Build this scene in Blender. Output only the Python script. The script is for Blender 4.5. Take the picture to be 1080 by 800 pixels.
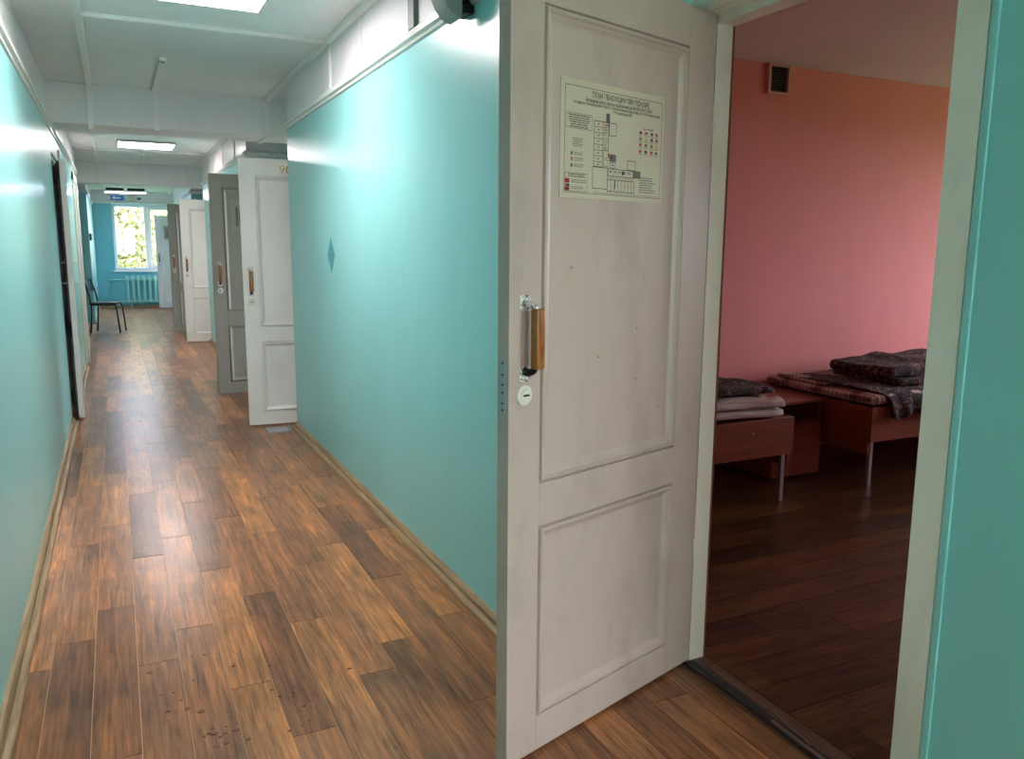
import bpy, bmesh, math, random
from mathutils import Vector, Matrix, noise
random.seed(7)
for o in list(bpy.data.objects): bpy.data.objects.remove(o)
scn = bpy.context.scene
COL = scn.collection

# ------------------------------------------------------------------ camera
F_PX, CAM_H = 852.7, 1.4
cam_d = bpy.data.cameras.new('camera'); cam = bpy.data.objects.new('camera', cam_d); COL.objects.link(cam)
cam_d.sensor_width = 36.0; cam_d.lens = F_PX/1080*36.0; cam_d.clip_start = .05; cam_d.clip_end = 300
_r = Vector((.89963, -.43660, .00702)); _u = Vector((.06388, .14750, .98700)); _f = Vector((.43195, .88748, -.16059))
_m = Matrix((_r, _u, -_f)).transposed().to_4x4(); _m.translation = (0, 0, CAM_H)
cam.matrix_world = _m
scn.camera = cam

# ------------------------------------------------------------------ world, sun, exposure
SKY = 8.0; SUN = 2.5; PANEL = 23.5; PANEL_BACK = 34.0; EXPOSURE = 1.1
w = bpy.data.worlds.new('sky'); scn.world = w; w.use_nodes = True
bg = w.node_tree.nodes['Background']; bg.inputs[0].default_value = (.82, .90, 1.0, 1); bg.inputs[1].default_value = SKY
sl = bpy.data.lights.new('sun', 'SUN'); sl.energy = SUN; sl.angle = .02; sl.color = (1, .93, .8)
so = bpy.data.objects.new('sun', sl); COL.objects.link(so); so.rotation_euler = (math.radians(48), 0, math.radians(-12))
vs = scn.view_settings
scn.display_settings.display_device = 'sRGB'
vs.view_transform = 'Standard'; vs.look = 'None'; vs.gamma = 1.0; vs.use_curve_mapping = False; vs.exposure = EXPOSURE
def portal(loc, rot, sx, sy):
    l = bpy.data.lights.new('window_portal', 'AREA'); l.shape = 'RECTANGLE'; l.size = sx; l.size_y = sy
    l.cycles.is_portal = True
    o = bpy.data.objects.new('window_portal', l); COL.objects.link(o); o.location = loc; o.rotation_euler = rot
portal((.75, 20.6, 1.57), (math.radians(-90), 0, 0), 1.5, 1.5)
portal((7.25, 2.55, 1.55), (0, math.radians(90), 0), 1.4, 1.9)
portal((.4, -6.2, 1.6), (math.radians(90), 0, 0), 1.3, 1.4)
for _y in (7.4, 13.8): portal((5.2, _y, 1.5), (0, math.radians(90), 0), 1.5, 1.7)

# ------------------------------------------------------------------ materials
def srgb(r, g, b):
    f = lambda c: (c/255/12.92) if c/255 <= .04045 else ((c/255+.055)/1.055)**2.4
    return (f(r), f(g), f(b), 1)
class NT:
    def __init__(s, name):
        s.m = bpy.data.materials.new(name); s.m.use_nodes = True; s.t = s.m.node_tree
        s.b = s.t.nodes['Principled BSDF']
    def n(s, typ, **kw):
        nd = s.t.nodes.new(typ)
        for k, v in kw.items():
            if k.startswith('i_'): nd.inputs[k[2:].replace('_', ' ')].default_value = v
            else: setattr(nd, k, v)
        return nd
    def l(s, a, b): s.t.links.new(a, b)
    def coord(s, scale=(1, 1, 1), kind='Position', rand=False):
        if kind == 'Position': src = s.n('ShaderNodeNewGeometry').outputs['Position']
        else: src = s.n('ShaderNodeTexCoord').outputs[kind]
        mp = s.n('ShaderNodeMapping'); s.l(src, mp.inputs[0]); mp.inputs['Scale'].default_value = scale
        if rand:
            oi = s.n('ShaderNodeObjectInfo'); mu = s.n('ShaderNodeMath', operation='MULTIPLY'); mu.inputs[1].default_value = 57.3
            s.l(oi.outputs['Random'], mu.inputs[0]); s.l(mu.outputs[0], mp.inputs['Location'])
        return mp.outputs[0]
    def noise(s, co, scale=5, detail=4, rough=.5, dist=0):
        nd = s.n('ShaderNodeTexNoise'); nd.inputs['Scale'].default_value = scale; nd.inputs['Detail'].default_value = detail
        nd.inputs['Roughness'].default_value = rough; nd.inputs['Distortion'].default_value = dist
        s.l(co, nd.inputs['Vector']); return nd.outputs['Fac']
    def ramp(s, fac, stops, interp='LINEAR'):
        r = s.n('ShaderNodeValToRGB'); cr = r.color_ramp; cr.interpolation = interp
        while len(cr.elements) < len(stops): cr.elements.new(.5)
        for e, (p, c) in zip(cr.elements, stops): e.position = p; e.color = c if len(c) == 4 else (*c, 1)
        s.l(fac, r.inputs[0]); return r.outputs[0]
    def mix(s, fac, a, b, mode='MIX'):
        nd = s.n('ShaderNodeMix', data_type='RGBA', blend_type=mode)
        for sock, v in ((nd.inputs['Factor'], fac), (nd.inputs[6], a), (nd.inputs[7], b)):
            if hasattr(v, 'links'): s.l(v, sock)
            else: sock.default_value = v
        return nd.outputs[2]
    def bump(s, h, strength=.2, dist=.01, prev=None):
        b = s.n('ShaderNodeBump'); b.inputs['Strength'].default_value = strength; b.inputs['Distance'].default_value = dist
        s.l(h, b.inputs['Height'])
        if prev is not None: s.l(prev, b.inputs['Normal'])
        return b.outputs[0]
    def out(s, col=None, rough=None, normal=None, metal=0, spec=None):
        for sock, v in (('Base Color', col), ('Roughness', rough), ('Normal', normal), ('Metallic', metal), ('Specular IOR Level', spec)):
            if v is None: continue
            if hasattr(v, 'links'): s.l(v, s.b.inputs[sock])
            else: s.b.inputs[sock].default_value = v
        return s.m

def plain(name, col, rough=.5, metal=0, spec=None): return NT(name).out(col, rough, None, metal, spec)

def wall_paint(name, base, white=None, zsplit=2.28, rough=.3, dirt=.12, spec=None):
    t = NT(name); co = t.coord()
    big = t.noise(t.coord((.9, .9, .35)), 1.6, 5, .6)
    darker = tuple(c*(1-dirt*1.6) for c in base[:3])+(1,)
    lighter = tuple(min(1, c*(1+dirt*.5)) for c in base[:3])+(1,)
    col = t.ramp(big, [(.3, darker), (.55, base), (.75, lighter)])
    if white:
        sp = t.n('ShaderNodeSeparateXYZ'); t.l(co, sp.inputs[0])
        gt = t.n('ShaderNodeMath', operation='GREATER_THAN'); gt.inputs[1].default_value = zsplit; t.l(sp.outputs[2], gt.inputs[0])
        col = t.mix(gt.outputs[0], col, white)
    # marks and smudges in the paint
    sm = t.noise(t.coord((1, 1, 1)), 7, 3, .7, 1.2)
    smk = t.ramp(sm, [(.70, (0, 0, 0)), (.80, (1, 1, 1))])
    m2 = t.n('ShaderNodeMath', operation='MULTIPLY'); m2.inputs[1].default_value = dirt; t.l(smk, m2.inputs[0])
    col = t.mix(m2.outputs[0], col, (.25, .3, .27, 1))
    b1 = t.bump(t.noise(t.coord((1, 1, .12)), 14, 3, .6), .10, .01)
    b3 = t.bump(t.noise(co, 120, 2, .5), .03, .003, b1)
    rr = rough
    return t.out(col, rr, b3, 0, spec)

WHITE = srgb(224, 220, 221)
M = {}
M['teal'] = wall_paint('teal_gloss_paint', srgb(142, 204, 203), WHITE, 2.28, .28, .04, .33)
M['teal_left'] = wall_paint('teal_gloss_paint_left', srgb(142, 204, 203), WHITE, 2.30, .28, .04, .33)
M['teal_plain'] = wall_paint('teal_gloss_paint_low', srgb(144, 206, 202), None, 0, .4, .05)
M['teal_end'] = wall_paint('teal_paint_end', srgb(104, 186, 200), WHITE, 2.33, .35, .04)
M['pink'] = wall_paint('pink_paint', srgb(215, 130, 129), None, 0, .8, .05)
M['white_wall'] = wall_paint('white_ceiling_paint', srgb(230, 228, 226), None, 0, .5, .05)
M['room_ceiling'] = wall_paint('bedroom_ceiling_bounce_tint', srgb(222, 204, 222), None, 0, .7, .06)  # white ceiling; mauve bounce from the pink walls is put into the colour
M['shadow_wall'] = plain('store_darkness', (.05, .05, .05, 1), .8)  # near-black colour stands in for the darkness of the unlit room

def door_paint(name, base, dirty):
    t = NT(name)
    n1 = t.noise(t.coord((1, 1, .5)), 3.2, 5, .65)
    col = t.ramp(n1, [(.28, tuple(c*(1-.22*dirty) for c in base[:3])), (.5, base), (.75, tuple(min(1, c*1.04) for c in base[:3]))])
    chips = t.ramp(t.noise(t.coord((1, 1, 1)), 60, 2, .6), [(.76, (0, 0, 0)), (.79, (1, 1, 1))])
    m2 = t.n('ShaderNodeMath', operation='MULTIPLY'); m2.inputs[1].default_value = .35*dirty; t.l(chips, m2.inputs[0])
    col = t.mix(m2.outputs[0], col, srgb(130, 118, 100))
    b = t.bump(t.noise(t.coord((1, 1, .12)), 45, 3, .6), .12, .004)
    return t.out(col, .38, b)
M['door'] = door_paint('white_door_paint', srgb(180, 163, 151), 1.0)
M['door_far'] = door_paint('white_door_paint_clean', srgb(226, 221, 215), .5)
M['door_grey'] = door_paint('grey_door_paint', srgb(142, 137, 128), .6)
M['frame'] = door_paint('frame_paint', srgb(236, 226, 212), .9)

def lino(name, ax, k=1.0):
    t = NT(name)
    oi = t.n('ShaderNodeObjectInfo')
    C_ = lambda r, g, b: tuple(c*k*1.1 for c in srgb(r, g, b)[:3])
    base = t.ramp(oi.outputs['Random'], [(0, C_(104, 69, 48)), (.2, C_(132, 89, 62)), (.4, C_(152, 104, 70)), (.6, C_(118, 80, 56)), (.8, C_(172, 118, 74)), (1, C_(140, 97, 68))])
    lo = (2.4, 34, 1) if ax == 'x' else (34, 2.4, 1)
    g = t.noise(t.coord(lo, 'Object', True), 1.5, 7, .66, .5)
    fine = t.noise(t.coord((2.0, 95, 1) if ax == 'x' else (95, 2.0, 1), 'Object', True), 1.5, 3, .6, .3)
    fcol = t.ramp(fine, [(.34, (.74, .70, .67)), (.5, (1, 1, 1)), (.66, (1.2, 1.15, 1.07))])
    gcol = t.ramp(g, [(.30, (.36, .32, .30)), (.44, (.80, .78, .77)), (.56, (1.14, 1.10, 1.05)), (.70, (1.7, 1.5, 1.2))])
    col = t.mix(1.0, t.mix(1.0, base, gcol, 'MULTIPLY'), fcol, 'MULTIPLY')
    lo2 = (3, 7, 1) if ax == 'x' else (7, 3, 1)
    bl = t.noise(t.coord(lo2, 'Object', True), 1.0, 2, .5, 0)
    bcol = t.ramp(bl, [(.28, (.62, .60, .60)), (.5, (1, 1, 1)), (.72, (1.4, 1.26, 1.04))])
    col = t.mix(.8, col, bcol, 'MULTIPLY')
    kn = t.n('ShaderNodeTexVoronoi'); kn.inputs['Scale'].default_value = 1.0
    t.l(t.coord((1.6, 7, 1) if ax == 'x' else (7, 1.6, 1), 'Object', True), kn.inputs['Vector'])
    kc = t.ramp(kn.outputs['Distance'], [(.03, (.5, .45, .42)), (.09, (1, 1, 1))])
    col = t.mix(.6, col, kc, 'MULTIPLY')
    co = t.coord()
    rr = .28
    b1 = t.bump(t.noise(t.coord((1, 1.5, 1)), 9, 2, .5), .13, .012)
    b2 = t.bump(g, .05, .003, b1)
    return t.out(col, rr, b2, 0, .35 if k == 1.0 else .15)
M['lino_y'] = lino('linoleum_plank_corridor', 'y')
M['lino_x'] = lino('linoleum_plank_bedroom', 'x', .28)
M['seam'] = plain('plank_seam', srgb(206, 164, 122), .6)

def wood(name, c0, c1, ax=(2, 30, 30), rough=.45):
    t = NT(name)
    g = t.noise(t.coord(ax, 'Object'), 2, 5, .6, .6)
    col = t.ramp(g, [(.3, c0), (.7, c1)])
    return t.out(col, rough, t.bump(g, .1, .003))
M['skirting'] = wood('worn_skirting_wood', srgb(120, 92, 64), srgb(178, 148, 110), (22, 1.2, 22), .5)
M['grip'] = wood('varnished_grip_wood', srgb(112, 64, 26), srgb(168, 108, 50), (40, 40, 5), .3)
M['laminate'] = wood('bed_laminate', srgb(112, 52, 30), srgb(138, 68, 42), (2, 12, 12), .4)
M['threshold'] = wood('dark_threshold_wood', srgb(58, 38, 28), srgb(96, 68, 52), (30, 3, 3), .35)
M['edge_dark'] = plain('brown_paint_edge', srgb(120, 74, 48), .6)
def scuffed_metal():
    t = NT('worn_nickel'); n = t.noise(t.coord((1, 1, 1)), 160, 3, .7)
    return t.out(t.ramp(n, [(.42, srgb(90, 86, 78)), (.5, srgb(226, 224, 218))]), .35, None, .35)
M['nickel'] = scuffed_metal()
M['steel'] = plain('grey_steel', srgb(176, 172, 176), .35, .6)
M['strip_metal'] = plain('worn_brown_metal', srgb(112, 96, 88), .4, .5)
M['sheet_grey'] = plain('grey_plan_sheet', srgb(150, 146, 130), .4)  # greyer tone of the plan sheet, for the far doors
M['dark_metal'] = plain('dark_iron', srgb(26, 24, 26), .4, .6)
M['black_metal'] = plain('black_tube', srgb(16, 16, 20), .35)
M['black'] = plain('black_gap', (.004, .004, .004, 1), .8)
M['gold'] = plain('gilded_digit', srgb(206, 170, 104), .25, .9)
M['white_plastic'] = plain('white_plastic', srgb(214, 214, 206), .4)
M['ivory'] = plain('ivory_plastic', srgb(206, 204, 186), .4)
M['pvc'] = plain('white_window_pvc', srgb(226, 228, 236), .35)
M['trunking'] = plain('white_cable_trunking', srgb(232, 230, 226), .45)
M['trim'] = plain('white_gloss_trim', srgb(224, 224, 218), .22)
M['trim_shadow'] = plain('teal_trim_edge', srgb(78, 160, 150), .3)
M['radiator'] = plain('teal_radiator_enamel', srgb(150, 214, 204), .35)
M['diamond'] = plain('blue_teal_sticker', srgb(44, 146, 160), .35)
M['diamond_green'] = plain('green_teal_sticker', srgb(48, 150, 130), .35)
M['blue_sign'] = plain('blue_sign', srgb(40, 110, 215), .4)
M['white_sign'] = plain('white_sign', srgb(240, 244, 250), .4)
def sheet_mat():
    t = NT('laminated_plan_sheet'); n = t.noise(t.coord(), 5, 2)
    return t.out(t.ramp(n, [(.3, srgb(186, 178, 154)), (.7, srgb(194, 186, 162))]), .32)
M['sheet'] = sheet_mat()
M['ink'] = plain('black_ink', srgb(40, 40, 38), .5)
M['ink_red'] = plain('red_ink', srgb(168, 40, 34), .5)
M['ink_grey'] = plain('grey_ink', srgb(92, 92, 88), .5)
M['ink_yellow'] = plain('yellow_ink', srgb(200, 160, 50), .5)
M['ink_green'] = plain('dark_green_ink', srgb(70, 90, 66), .5)
M['flake'] = plain('brown_flake', srgb(112, 62, 36), .5)
M['bark'] = wood('tree_bark', srgb(70, 60, 48), srgb(110, 98, 80), (6, 6, 1), .9)
M['grass'] = plain('outside_grass', srgb(110, 140, 70), .9)
def emit(name, col, s):
    t = NT(name); t.b.inputs['Emission Color'].default_value = col; t.b.inputs['Emission Strength'].default_value = s
    return t.out((.9, .9, .9, 1), .5)
M['panel_on'] = emit('lit_led_diffuser', (1.0, .88, .885, 1), PANEL)
M['panel_back'] = emit('added_led_diffuser', (1.0, .88, .885, 1), PANEL_BACK)  # stronger glow of the added panel behind the viewpoint
def glassm():
    t = NT('window_glass'); tr = t.n('ShaderNodeBsdfTransparent'); gl = t.n('ShaderNodeBsdfGlossy'); gl.inputs['Roughness'].default_value = .02
    mx = t.n('ShaderNodeMixShader'); mx.inputs[0].default_value = .06
    t.l(tr.outputs[0], mx.inputs[1]); t.l(gl.outputs[0], mx.inputs[2]); t.l(mx.outputs[0], t.t.nodes['Material Output'].inputs[0]); return t.m
M['glass'] = glassm()
def leafm():
    t = NT('autumn_leaf'); oi = t.n('ShaderNodeNewGeometry')
    col = t.ramp(oi.outputs['Random Per Island'], [(0, srgb(84, 98, 60)), (.35, srgb(150, 158, 108)), (.7, srgb(186, 178, 126)), (1, srgb(140, 118, 92))])
    return t.out(col, .6)
M['leaf'] = leafm()
def grille():
    t = NT('perforated_grille'); co = t.coord((1, 1, 1), 'Object')
    ck = t.n('ShaderNodeTexChecker'); ck.inputs['Scale'].default_value = 190; t.l(co, ck.inputs[0])
    col = t.mix(ck.outputs['Fac'], srgb(190, 200, 192), srgb(84, 96, 90))
    return t.out(col, .5, t.bump(ck.outputs['Fac'], .3, .001))
M['grille'] = grille()
M['speaker_body'] = plain('grey_green_plastic', srgb(128, 146, 140), .5)
def cloth_stripe():
    t = NT('striped_blanket_cloth'); co = t.coord((1, 1, 1), 'Object')
    w1 = t.n('ShaderNodeTexWave', wave_type='BANDS', bands_direction='X'); w1.inputs['Scale'].default_value = 9; w1.inputs['Distortion'].default_value = .6; t.l(co, w1.inputs[0])
    w2 = t.n('ShaderNodeTexWave', wave_type='BANDS', bands_direction='Y'); w2.inputs['Scale'].default_value = 1.1; w2.inputs['Distortion'].default_value = .8; t.l(co, w2.inputs[0])
    w3 = t.n('ShaderNodeTexWave', wave_type='BANDS', bands_direction='Y'); w3.inputs['Scale'].default_value = 9; w3.inputs['Distortion'].default_value = .6; t.l(co, w3.inputs[0])
    a = t.ramp(w1.outputs['Fac'], [(.2, srgb(128, 104, 104)), (.5, srgb(214, 188, 184))])
    c = t.ramp(w3.outputs['Fac'], [(.15, (.62, .6, .6)), (.5, (1, 1, 1))])
    b = t.ramp(w2.outputs['Fac'], [(.84, (1, 1, 1)), (.93, (.5, .42, .42))])
    return t.out(t.mix(1, t.mix(1, a, c, 'MULTIPLY'), b, 'MULTIPLY'), .9)
M['stripe'] = cloth_stripe()
def cloth_beige():
    t = NT('beige_folded_cloth'); co = t.coord((1, 1, 1), 'Object'); n = t.noise(t.coord((2, 14, 14), 'Object'), 2.4, 5, .6)
    return t.out(t.ramp(n, [(.3, srgb(148, 128, 122)), (.7, srgb(206, 190, 184))]), .9, t.bump(n, .5, .02))
M['beige'] = cloth_beige()
def cloth_dark():
    t = NT('dark_patterned_cloth'); co = t.coord((1, 1, 1), 'Object')
    v = t.n('ShaderNodeTexVoronoi', feature='DISTANCE_TO_EDGE'); v.inputs['Scale'].default_value = 19; t.l(co, v.inputs['Vector'])
    n = t.noise(co, 16, 4, .7, 1.5)
    a = t.ramp(n, [(.40, srgb(34, 20, 22)), (.52, srgb(64, 36, 36)), (.62, srgb(150, 112, 104))])
    b = t.ramp(v.outputs[0], [(.03, (.25, .2, .2)), (.12, (1, 1, 1))])
    return t.out(t.mix(1, a, b, 'MULTIPLY'), .95, t.bump(n, .5, .01))
M['pattern'] = cloth_dark()
M['dark_cloth'] = plain('black_cloth', srgb(26, 20, 24), .95)

# ------------------------------------------------------------------ mesh helpers
class MB:
    def __init__(s): s.v = []; s.f = []; s.mi = []; s.cur = 0
    def add(s, vs, fs):
        o = len(s.v); s.v += [tuple(p) for p in vs]; s.f += [tuple(i+o for i in f) for f in fs]; s.mi += [s.cur]*len(fs); return s
    def box(s, x0, x1, y0, y1, z0, z1):
        return s.add([(x0, y0, z0), (x1, y0, z0), (x1, y1, z0), (x0, y1, z0), (x0, y0, z1), (x1, y0, z1), (x1, y1, z1), (x0, y1, z1)],
                     [(0, 3, 2, 1), (4, 5, 6, 7), (0, 1, 5, 4), (1, 2, 6, 5), (2, 3, 7, 6), (3, 0, 4, 7)])
    def prism(s, poly, axis, a, b):
        """extrude 2-D polygon along axis ('x': (y,z), 'y': (x,z), 'z': (x,y))"""
        def P(p, t): return {'x': (t, p[0], p[1]), 'y': (p[0], t, p[1]), 'z': (p[0], p[1], t)}[axis]
        n = len(poly)
        return s.add([P(p, a) for p in poly]+[P(p, b) for p in poly],
                     [tuple(range(n))[::-1], tuple(range(n, 2*n))]+[(i, (i+1) % n, n+(i+1) % n, n+i) for i in range(n)])
    def tube(s, pts, r, n=10, cap=True):
        pts = [Vector(p) for p in pts]; rings = []; up = None
        for i, p in enumerate(pts):
            d = (pts[min(i+1, len(pts)-1)]-pts[max(i-1, 0)]).normalized()
            if up is None: up = d.orthogonal().normalized()
            up = (up-d*up.dot(d)).normalized(); q = d.cross(up)
            rr = r[i] if isinstance(r, (list, tuple)) else r
            rings.append([p+up*math.cos(2*math.pi*k/n)*rr+q*math.sin(2*math.pi*k/n)*rr for k in range(n)])
        vs = [v for R in rings for v in R]; fs = []
        for i in range(len(rings)-1):
            for k in range(n): fs.append((i*n+k, i*n+(k+1) % n, (i+1)*n+(k+1) % n, (i+1)*n+k))
        if cap: fs += [tuple(range(n))[::-1], tuple(range((len(rings)-1)*n, len(rings)*n))]
        return s.add(vs, fs)
    def cyl(s, c, axis, r, h, n=24):
        d = Vector({'x': (1, 0, 0), 'y': (0, 1, 0), 'z': (0, 0, 1)}[axis]); c = Vector(c)
        return s.tube([c, c+d*h], r, n)
    def build(s, name, mat, parent=None, bevel=0, seg=2, smooth=False, fix=True):
        me = bpy.data.meshes.new(name); me.from_pydata(s.v, [], s.f)
        for m in (mat if isinstance(mat, list) else [mat]): me.materials.append(m)
        if any(s.mi): me.polygons.foreach_set('material_index', s.mi)
        if fix or bevel:
            bm = bmesh.new(); bm.from_mesh(me)
            if fix: bmesh.ops.recalc_face_normals(bm, faces=bm.faces)
            if bevel: bmesh.ops.bevel(bm, geom=[e for e in bm.edges if e.calc_face_angle(0) > .5], offset=bevel, segments=seg, affect='EDGES', profile=.5)
            bm.to_mesh(me); bm.free()
        if smooth:
            for p in me.polygons: p.use_smooth = True
        o = bpy.data.objects.new(name, me); COL.objects.link(o)
        if parent is not None: o.parent = parent
        return o
def tag(o, label=None, cat=None, group=None, kind=None):
    if label: o['label'] = label
    if cat: o['category'] = cat
    if group: o['group'] = group
    if kind: o['kind'] = kind
    return o
def empty(name, loc, rz=0):
    o = bpy.data.objects.new(name, None); COL.objects.link(o); o.location = loc; o.rotation_euler = (0, 0, rz); o.empty_display_size = .1; return o
def struct(o, label, cat): return tag(o, label, cat, None, 'structure')
def box(name, mat, x0, x1, y0, y1, z0, z1, parent=None, bevel=0): return MB().box(x0, x1, y0, y1, z0, z1).build(name, mat, parent, bevel)
def part_copy(src, parent):
    c = src.copy(); COL.objects.link(c); c.parent = parent
    for ch in src.children:
        d = ch.copy(); COL.objects.link(d); d.parent = c
    return c
def soft(name, mat, c, d, r, n=(24, 12, 6), amp=.006, fr=6, parent=None, fn=None):
    """rounded, slightly crumpled block centred at c with half sizes d"""
    bm = bmesh.new(); c = Vector(c); vs = {}
    def vert(u, v, w_):
        key = (round(u, 5), round(v, 5), round(w_, 5))
        if key not in vs:
            p = Vector((u*d[0], v*d[1], w_*d[2]))
            q = Vector([max(-(d[i]-r), min(d[i]-r, p[i])) for i in range(3)])
            e = p-q
            if e.length > 1e-9: p = q+e.normalized()*r
            if fn: p = fn(p)
            nv = noise.noise_vector((p+c)*fr)
            p = p+nv*amp
            vs[key] = bm.verts.new(p+c)
        return vs[key]
    for ax in range(3):
        a, b = [i for i in range(3) if i != ax]
        for sg in (-1, 1):
            for i in range(n[a]):
                for j in range(n[b]):
                    q = []
                    for di, dj in ((0, 0), (1, 0), (1, 1), (0, 1)):
                        t = [0, 0, 0]; t[ax] = sg; t[a] = -1+2*(i+di)/n[a]; t[b] = -1+2*(j+dj)/n[b]; q.append(vert(*t))
                    try: bm.faces.new(q)
                    except ValueError: pass
    bmesh.ops.recalc_face_normals(bm, faces=bm.faces)
    me = bpy.data.meshes.new(name); bm.to_mesh(me); bm.free(); me.materials.append(mat)
    for p in me.polygons: p.use_smooth = True
    o = bpy.data.objects.new(name, me); COL.objects.link(o)
    if parent is not None: o.parent = parent
    return o

# ------------------------------------------------------------------ measures of the place (m)
XL, XR, XN = -.39, 1.205, 1.65        # left wall, right wall, back of the door recesses
ZC, YE = 2.585, 20.3                   # ceiling, end wall
YB = -6.0                              # corridor behind the viewer
NICHE = [(-.1, 2.12), (6.33, 8.4), (12.76, 14.8), (19.1, YE)]
ROOM_Y0, ROOM_Y1, ROOM_X = 1.0, 4.2, 7.0

# ------------------------------------------------------------------ floor with linoleum planks
fl = MB(); fl.box(XL-.2, XN+.02, YB, YE+.3, -.08, -.004)
floor = struct(fl.build('floor', M['seam']), 'brown wood-look linoleum plank floor along the corridor', 'floor')
plank_cache = {}
def plank(w_, l_, x, y, mat, ax, parent):
    key = (round(w_, 3), round(l_, 3), ax)
    if key not in plank_cache:
        b = MB().box(-w_/2, w_/2, -l_/2, l_/2, -.0055, 0) if ax == 'y' else MB().box(-l_/2, l_/2, -w_/2, w_/2, -.0055, 0)
        o = b.build('plank', mat); plank_cache[key] = o.data
    else:
        o = bpy.data.objects.new('plank', plank_cache[key]); COL.objects.link(o)
    o.location = (x, y, random.uniform(-.0003, .0002)); o.parent = parent
PW, PL, GAP = .1311, 1.05, .0026
phase = {-1: 2.932, 0: 3.104, 1: 3.351, 2: 2.826, 3: 3.05, 4: 2.542, 5: 2.2, 6: 2.932, 7: 2.45, 8: 2.637, 9: 3.2, 10: 2.75, 11: 3.4, 12: 2.55, 13: 2.95, 14: 2.3, -2: 2.4}
def niche_at(y): return next((n for n in NICHE if n[0] <= y <= n[1]), None)
SY0, SY1 = .9, 14.2
for k in range(-2, 15):
    x0 = max(XL, -.281+PW*k); x1 = min(XN+.005, -.281+PW*(k+1))
    if x1-x0 < .01: continue
    y = phase[k]-2*PL
    while y < SY1:
        a, b = max(y, SY0), min(y+PL, SY1)
        segs = [(a, b)]
        if x1 > XR+.02:
            segs = [(max(a, n[0]), min(b, n[1])) for n in NICHE if min(b, n[1])-max(a, n[0]) > .02]
        for a2, b2 in segs:
            if b2-a2 > .02: plank(x1-x0-GAP, b2-a2-GAP, (x0+x1)/2, (a2+b2)/2, M['lino_y'], 'y', floor)
        y += PL
# beyond and behind: the planks are too small to pick apart, one joined part each plank still with its own edges
rest = MB()
for k in range(-2, 15):
    x0 = max(XL-(.13 if k == -2 else 0), -.281+PW*k); x1 = min(XN+.005, -.281+PW*(k+1))
    for (ya, yb) in ((YB, SY0), (SY1, YE)):
        y = phase[k]-10*PL
        while y < yb:
            a, b = max(y, ya), min(y+PL, yb)
            if b-a > .02: rest.box(x0+GAP/2, x1-GAP/2, a+GAP/2, b-GAP/2, -.0055, 0)
            y += PL
def lino_far():
    t = NT('linoleum_plank_far'); g_ = t.n('ShaderNodeNewGeometry')
    base = t.ramp(g_.outputs['Random Per Island'], [(0, srgb(112, 72, 50)), (.3, srgb(134, 88, 60)), (.6, srgb(154, 102, 68)), (1, srgb(168, 112, 72))])
    g = t.noise(t.coord((34, 2.2, 1)), 1.6, 6, .62, .8)
    col = t.mix(1, base, t.ramp(g, [(.25, (.4, .36, .34)), (.5, (.9, .88, .86)), (.75, (1.25, 1.15, 1))]), 'MULTIPLY')
    return t.out(col, .34, t.bump(t.noise(t.coord((1, .55, 1)), 13, 3, .55), .22, .012))
tag(rest.build('plank_remainder', lino_far(), floor), kind='stuff')

fb = struct(box('floor_bedroom', M['seam'], XN+.1, ROOM_X, ROOM_Y0, ROOM_Y1, -.08, -.004), 'dark brown wood-look linoleum floor inside the pink bedroom', 'floor')
box('subfloor', M['seam'], 1.325, XN+.1, 2.22, ROOM_Y1, -.08, -.004, fb)
RW = .1453
row_ph = {4: 2.254, 5: 1.847, 6: 2.405, 7: 2.10, 12: 3.255, 13: 3.78, 8: 2.62, 9: 1.9, 10: 2.3, 11: 2.75}
for r in range(0, 22):
    y0 = 1.68-RW*4+RW*r-.03*0; y1 = y0+RW
    y0c, y1c = max(y0, ROOM_Y0), min(y1, ROOM_Y1)
    if y1c-y0c < .01: continue
    xs = 1.765 if y1 < 2.24 else 1.33
    x = row_ph.get(r, random.uniform(1.8, 2.8))-2*PL
    while x < 5.6:
        a, b = max(x, xs), min(x+PL, 5.6)
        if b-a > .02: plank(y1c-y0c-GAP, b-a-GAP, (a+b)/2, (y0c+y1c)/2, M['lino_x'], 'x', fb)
        x += PL
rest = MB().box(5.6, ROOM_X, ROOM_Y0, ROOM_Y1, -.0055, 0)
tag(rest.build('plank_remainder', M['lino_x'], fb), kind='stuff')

# ------------------------------------------------------------------ ceilings and beams
struct(box('ceiling', M['white_wall'], XL-.4, XN+.08, YB-.1, YE+.2, ZC, ZC+.3), 'white painted concrete ceiling of the corridor', 'ceiling')
struct(box('ceiling_bedroom', M['room_ceiling'], XN+.08, ROOM_X+.15, ROOM_Y0-.1, ROOM_Y1+.1, ZC, ZC+.3), 'mauve-shaded ceiling inside the pink bedroom', 'ceiling')
struct(box('ceiling_beam', M['white_wall'], XL-.02, XN, 7.05, 7.49, 2.29, ZC+.01, None, .004), 'white ceiling beam crossing the corridor before door 90', 'beam')
struct(box('ceiling_beam', M['white_wall'], XL-.15, XN, 13.45, 13.9, 2.285, ZC+.01, None, .004), 'white ceiling beam crossing the far part of the corridor', 'beam')

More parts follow.
